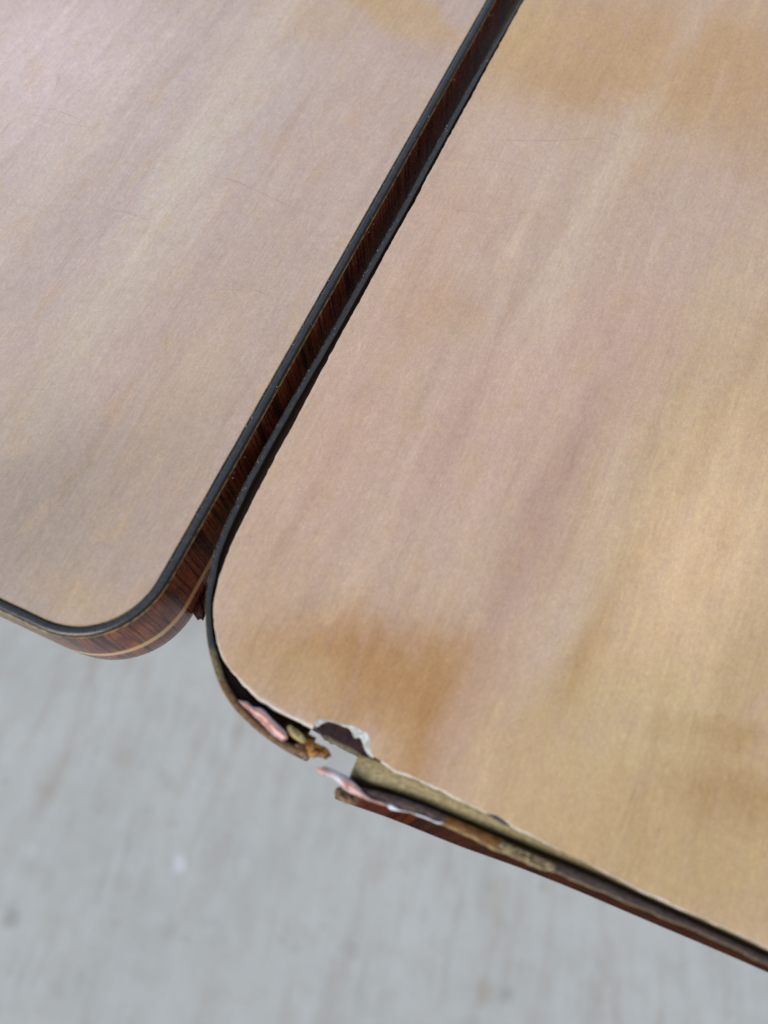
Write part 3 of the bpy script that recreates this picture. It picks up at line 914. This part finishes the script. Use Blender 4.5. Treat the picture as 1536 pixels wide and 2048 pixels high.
M_FILM1 = film_material('pink_film', (0.30, 0.25, 0.26, 1), (0.40, 0.17, 0.13, 1), (0.48, 0.22, 0.18, 1), (.17, .36, (0.42, 0.40, 0.44, 1)))
M_FILM2 = film_material('salmon_film', (0.36, 0.30, 0.31, 1), (0.43, 0.155, 0.105, 1), (0.40, 0.32, 0.30, 1), None, ((.33, .45, .07, (0.16, 0.04, 0.05, 1)),), coat=1.0)
sheet('torn_film', [(634, 1536), (651, 1536), (674, 1546), (698, 1557), (716, 1572), (731, 1589), (745, 1598), (765, 1603), (778, 1612)],
      [(636, 1541), (642, 1550), (656, 1554), (674, 1564), (682, 1574), (690, 1582), (706, 1589), (726, 1597), (748, 1605), (774, 1613)],
      [1.3, 1.1, .9, .7, .5, .3, .15], [1.0, .9, .6, .3, .2, .15, .1], M_FILM1, mould_B, bulge=.22, seed=5, jag=.03, label='pink curl of torn plastic film lifting off the broken end')
sheet('torn_film', [(476, 1399), (486, 1402), (495, 1404), (503, 1412), (511, 1415), (521, 1416), (532, 1424), (543, 1436), (562, 1454), (572, 1464), (576, 1473)],
      [(478, 1403), (484, 1410), (493, 1418), (503, 1428), (512, 1437), (522, 1446), (533, 1458), (543, 1467), (556, 1478), (566, 1482), (575, 1478)],
      [.2, .5, .7, .8, .8, .6, .3], [.05, .1, .1, .1, .1, .1, .1], M_FILM2, mould_R, bulge=.30, seed=8, jag=.03, label='salmon pink torn film stuck on the bowed moulding')

# clear film edge peeling along the loose moulding
t_ = NT('clear_film_edge')
t_.set(col=(0.70, 0.73, 0.76, 1), rough=.25, spec=.6, coat=1.0)
fe = curve(TL([(764, 1603), (772, 1608), (779, 1612), (790, 1617), (802, 1622), (816, 1624), (832, 1629), (848, 1634), (862, 1640), (874, 1645), (881, 1646), (886, 1644)], .2), .15)
wf = .13 + smooth_noise(len(fe), 9, 61, .05) + .34 * np.exp(-((arclen(fe) - 1.8) / .8) ** 2) + .10 * np.exp(-((arclen(fe) - arclen(fe)[-1] + 1) / .6) ** 2)
nf = normals(fe)
zf = .16 + smooth_noise(len(fe), 8, 62, .05)
right.strip('film_edge', [path3(fe - nf * wf[:, None], zf - .12), path3(fe - nf * wf[:, None] * .4, zf + .10), path3(fe + nf * wf[:, None] * .4, zf + .12), path3(fe + nf * wf[:, None], zf - .1), path3(fe, zf - .2)], t_.m, parent=mould_B, closed=True, caps=True)
# whisker of film at the tongue
wh = curve(TL([(646, 1533), (660, 1537), (676, 1544), (690, 1551), (701, 1556)], .9), .2)
M_WHISK = plain('film_whisker', (0.10, 0.14, 0.16, 1), (0.20, 0.25, 0.27, 1), .3, 1)
nw = normals(wh)
right.strip('film_whisker', [path3(wh - nw * .07, .9), path3(wh, 1.0), path3(wh + nw * .07, .9), path3(wh, .82)], M_WHISK, parent=mould_B, closed=True, caps=True)


# lumpy solids: glue and splinters
def lump(name, px, z0, z1, mat, parent, seed, rough=.12, label=None):
    """closed blob over a traced outline: rim at z0, crown up to z1"""
    loop = resample(np.vstack([TL(px, (z0 + z1) / 2), TL(px[:1], (z0 + z1) / 2)]), step=.22)[:-1]
    r = np.random.default_rng(seed)
    loop = loop + r.normal(size=loop.shape) * .05
    c = loop.mean(axis=0)
    rows = []
    for (s, zz) in ((.86, z0 - .9), (1.0, z0), (.95, z0 + (z1 - z0) * .55), (.78, z0 + (z1 - z0) * .85), (.5, z1), (.2, z1 + .03), (.01, z1 + .03)):
        p = c + (loop - c) * s
        rows.append(path3(p, zz + r.normal(size=len(p)) * rough * (.3 if s > .9 else 1)))
    rows = [np.vstack([q, q[:1]]) for q in rows]
    return right.strip(name, rows, mat, parent=parent, caps=False, label=label)


lump('glue_lump', [(572, 1451), (579, 1450), (590, 1456), (600, 1463), (608, 1471), (614, 1480), (610, 1487), (602, 1486), (592, 1480), (583, 1473), (575, 1464)], -.5, .25, M_GLUE, mould_R, 3, .06, label='yellowish chip of old glue inside the bowed moulding')
spl = lump('splinter', [(612, 1478), (620, 1477), (630, 1484), (641, 1489), (651, 1494), (657, 1499), (661, 1507), (663, 1516), (658, 1512), (653, 1519), (645, 1517), (638, 1514), (628, 1516), (618, 1514), (612, 1507), (610, 1493)], -1.0, .1, M_SPLINTER, mould_R, 4, .16, label='orange brown splintered end of the snapped moulding')
lump('splinter', [(608, 1463), (618, 1468), (627, 1472), (632, 1475), (629, 1485), (622, 1489), (612, 1484), (606, 1474)], -3.0, -1.6, M_SPLINTER, mould_R, 5, .12)
lump('splinter', [(588, 1488), (604, 1486), (614, 1506), (617, 1513), (613, 1516), (604, 1515), (594, 1508)], -.8, .05, plain('brown_splinter', (0.14, 0.07, 0.03, 1), (0.28, 0.17, 0.09, 1), .5, .8, bump=.2), mould_R, 6, .1)
lump('glue_residue', [(996, 1690), (1004, 1684), (1020, 1690), (1040, 1698), (1060, 1707), (1080, 1715), (1098, 1722), (1110, 1731), (1112, 1739), (1104, 1743), (1086, 1740), (1066, 1733), (1046, 1724), (1026, 1714), (1008, 1704)], -.05, .12, M_GLUE_D, mould_B, 9, .09, label='crusty yellow glue residue on the loose moulding')

# small dark chip further along the near edge of the laminate
lump('edge_chip', [(972, 1625), (985, 1628), (1000, 1633), (1014, 1641), (1024, 1650), (1018, 1653), (1004, 1646), (988, 1637)], -.5, -.1, plain('grey_chip', (0.05, 0.05, 0.045, 1), (0.10, 0.10, 0.09, 1), .6, .8), lam_R, 10, .04)

lump('broken_end', [(672, 1575), (668, 1584), (670, 1594), (676, 1600), (688, 1605), (702, 1609), (712, 1604), (704, 1592), (692, 1582), (681, 1575)], -1.6, .1, plain('brown_break', (0.10, 0.05, 0.024, 1), (0.30, 0.19, 0.10, 1), .6, 1.0, bump=.25), mould_B, 19, .10)
lump('splinter', [(598, 1480), (608, 1480), (618, 1486), (620, 1498), (612, 1506), (600, 1498)], -1.6, -.35, M_SPLINTER, mould_R, 20, .1)
for x, y in ((20, 60), (20, 350), (210, 60), (210, 350)):
    leg(right, x, y)


# unseen aprons added under the tops, set back, to block light below the gap
slab(right, 'added_apron', [(-43, 24), (-31, 24), (-31, 380), (-43, 380)], -85, -20.6, M_LEG)
slab(right, 'added_apron', [(-30, 24), (225, 24), (225, 36), (-30, 36)], -85, -20.6, M_LEG)
slab(left, 'added_apron', [(-105, 60), (-93, 60), (-93, 400), (-105, 400)], -85, -20.6, M_LEG)
slab(left, 'added_apron', [(-400, 60), (-106, 60), (-106, 72), (-400, 72)], -85, -20.6, M_LEG)
# dark ragged shard hanging under the bowed moulding, beside the gap
lump('splinter', [(372, 1188), (379, 1212), (387, 1230), (394, 1239), (400, 1236), (405, 1240), (409, 1228), (414, 1222), (420, 1200), (422, 1160), (416, 1130), (396, 1150)], -20.5, -19.0, plain('dark_red_shard', (0.012, 0.004, 0.003, 1), (0.045, 0.010, 0.007, 1), .5, 1.5, spec=.15, bump=.2), mould_R, 14, .25, label='dark ragged shard hanging under the bowed moulding')

# ------------------------------------------------------------------ hairline scratches and dust
def scratches(th, parent, items, seed):
    r = np.random.default_rng(seed)
    V, Fc = [], []
    for pts, w in items:
        p = curve(TL(pts), .6)
        p = p + normals(p) * smooth_noise(len(p), 6, int(r.integers(1e6)), .05)[:, None]
        nn = normals(p)
        wd = w * np.clip(np.sin(np.linspace(0.05, math.pi - .05, len(p))), .25, 1) * (1 + smooth_noise(len(p), 3, int(r.integers(1e6)), .3))
        b0 = len(V)
        for q, m_, ww in zip(p, nn, wd):
            V.append((q[0] - m_[0] * ww / 2, q[1] - m_[1] * ww / 2, .012))
            V.append((q[0] + m_[0] * ww / 2, q[1] + m_[1] * ww / 2, .012))
        for i in range(len(p) - 1):
            Fc.append((b0 + 2 * i, b0 + 2 * i + 2, b0 + 2 * i + 3, b0 + 2 * i + 1))
    return th.mesh('scratches', V, Fc, M_SCRATCH_A, parent, kind='stuff', smooth=False)


t_ = NT('scratch_marks')
t_.set(col=(0.20, 0.15, 0.13, 1), rough=.7)
tr = t_.n('ShaderNodeBsdfTransparent')
mx = t_.n('ShaderNodeMixShader')
mx.inputs[0].default_value = .19
t_.t.links.new(tr.outputs[0], mx.inputs[1])
t_.t.links.new(t_.b.outputs[0], mx.inputs[2])
t_.t.links.new(mx.outputs[0], t_.out.inputs[0])
M_SCRATCH_A = t_.m
L_SCR = [([(395, 342), (430, 352), (470, 362), (520, 385), (580, 412), (640, 432)], .16),
         ([(60, 215), (110, 220), (160, 240), (190, 260)], .14), ([(100, 240), (150, 250), (200, 258)], .12), ([(40, 228), (90, 232)], .12),
         ([(258, 270), (245, 300), (232, 330)], .12), ([(310, 125), (335, 138)], .12), ([(150, 508), (130, 530), (105, 570)], .18),
         ([(365, 60), (372, 45)], .16), ([(355, 30), (358, 18)], .2), ([(60, 50), (95, 62)], .1), ([(588, 40), (592, 75)], .12), ([(275, 40), (350, 55)], .1),
         ([(3, 270), (15, 252), (26, 240)], .22), ([(450, 560), (520, 585), (600, 615)], .1), ([(620, 240), (625, 290), (628, 320)], .1), ([(20, 1000), (60, 930)], .1),
         ([(500, 8), (530, 14)], .14), ([(180, 410), (250, 425), (320, 452)], .09), ([(220, 180), (300, 205), (345, 228)], .09)]
for k in range(26):
    x, y = rng.uniform(0, 640), rng.uniform(0, 900)
    a = rng.uniform(-.2, .5) if k % 3 else rng.uniform(1.6, 2.3)
    ln = rng.uniform(15, 90)
    if x + ln + (y - 0) * .55 < 900:
        L_SCR.append(([(x, y), (x + ln * .5 * math.cos(a), y + ln * .5 * math.sin(a) + rng.uniform(-3, 3)), (x + ln * math.cos(a), y + ln * math.sin(a))], rng.uniform(.05, .10)))
R_SCR = [([(925, 280), (1010, 280), (1110, 281), (1180, 277), (1262, 279)], .16), ([(1195, 250), (1225, 268), (1260, 285)], .12), ([(950, 315), (1010, 325), (1065, 340), (1105, 352)], .14),
         ([(1282, 1536), (1272, 1570), (1258, 1610), (1245, 1648), (1236, 1672)], .20), ([(1335, 432), (1360, 420)], .12), ([(970, 440), (1030, 428), (1070, 424)], .10),
         ([(1100, 700), (1160, 716)], .1), ([(900, 420), (960, 424)], .08)]
for k in range(16):
    x, y = rng.uniform(1000, 1500), rng.uniform(0, 900)
    a = rng.uniform(-.3, .4) if k % 2 else rng.uniform(1.8, 2.3)
    ln = rng.uniform(15, 70)
    R_SCR.append(([(x, y), (x + ln * .5 * math.cos(a), y + ln * .5 * math.sin(a) + rng.uniform(-3, 3)), (x + ln * math.cos(a), y + ln * math.sin(a))], rng.uniform(.05, .09)))
scratches(left, lam_L, L_SCR, 71)
scratches(right, lam_R, R_SCR, 72)

# the little brown ring stain on the left top
ring = []
for k in range(25):
    a = 2 * math.pi * k / 24
    ring.append(T(148 + 9 * math.cos(a), 85 + 4.5 * math.sin(a) + 2.5 * math.cos(a)))
ring = np.array(ring)
nr = normals(ring)
left.strip('stain', [path3(ring - nr * .09, .014), path3(ring + nr * .09, .014)], M_SCRATCH_A, parent=lam_L)


def specks(th, parent, centres, sizes, seed, name='dust', mat=None):
    r = np.random.default_rng(seed)
    V, Fc = [], []
    base = np.array([(1, 0, 0), (-.6, .8, 0), (-.5, -.8, .1), (.1, 0, .9), (0, .1, -.7)])
    tri = [(0, 1, 3), (1, 2, 3), (2, 0, 3), (1, 0, 4), (2, 1, 4), (0, 2, 4)]
    for c, s in zip(centres, sizes):
        a = r.uniform(0, 6.3)
        st = r.uniform(.7, 2.2)
        R = np.array([[math.cos(a), -math.sin(a), 0], [math.sin(a), math.cos(a), 0], [0, 0, 1]])
        b0 = len(V)
        for q in base * np.array([st, 1, .5]) * s:
            V.append(tuple(np.array(c) + R @ q))
        Fc += [tuple(b0 + i for i in t3) for t3 in tri]
    return th.mesh(name, V, Fc, mat or M_DUST, parent, kind='stuff', smooth=False)


cs, ss = [], []
vis = [i for i in range(len(pl)) if 20 < pl[i, 1] < 235 and abs(pl[i, 0] - LX1) < 1]
for k in range(240):
    i = random.choice(vis)
    f = rng.uniform(0, 1)
    if k < 110:
        d, z = rng.normal(.45, .14), .16
    elif k < 150:
        d, z = rng.uniform(.6, 2.1), .24
    else:
        d, z = 2.36 + .02 * (k % 7), -rng.uniform(1, 7)
    p = pl[i] + (pl[i + 1] - pl[i]) * f + nl[i] * d
    cs.append((p[0], p[1], z))
    ss.append(abs(rng.normal(.05, .04)) + .03)
specks(left, mould_L, cs, ss, 81)
# crumbs of torn core along the chipped edge
cs, ss = [], []
for k in range(70):
    i = int(rng.integers(0, len(cl) - 1))
    q = cl[i] - normals(cl)[i] * rng.uniform(-.05, .22)
    cs.append((q[0], q[1], -rng.uniform(1.0, 9)))
    ss.append(abs(rng.normal(.10, .06)) + .04)
specks(right, bpy.data.objects['core.001'], cs, ss, 83, 'core_crumbs', M_CORE)
cs, ss = [], []
visr = [i for i in range(len(ro) - 1) if 20 < ro[i, 1] < 235]
for k in range(140):
    i = random.choice(visr)
    d, z = (rng.uniform(.05, .3), .05) if k < 90 else (rng.uniform(.3, .9), .14)
    p = ro[i] - no[i] * d
    cs.append((p[0], p[1], z))
    ss.append(abs(rng.normal(.05, .03)) + .02)
specks(right, mould_R, cs, ss, 82)
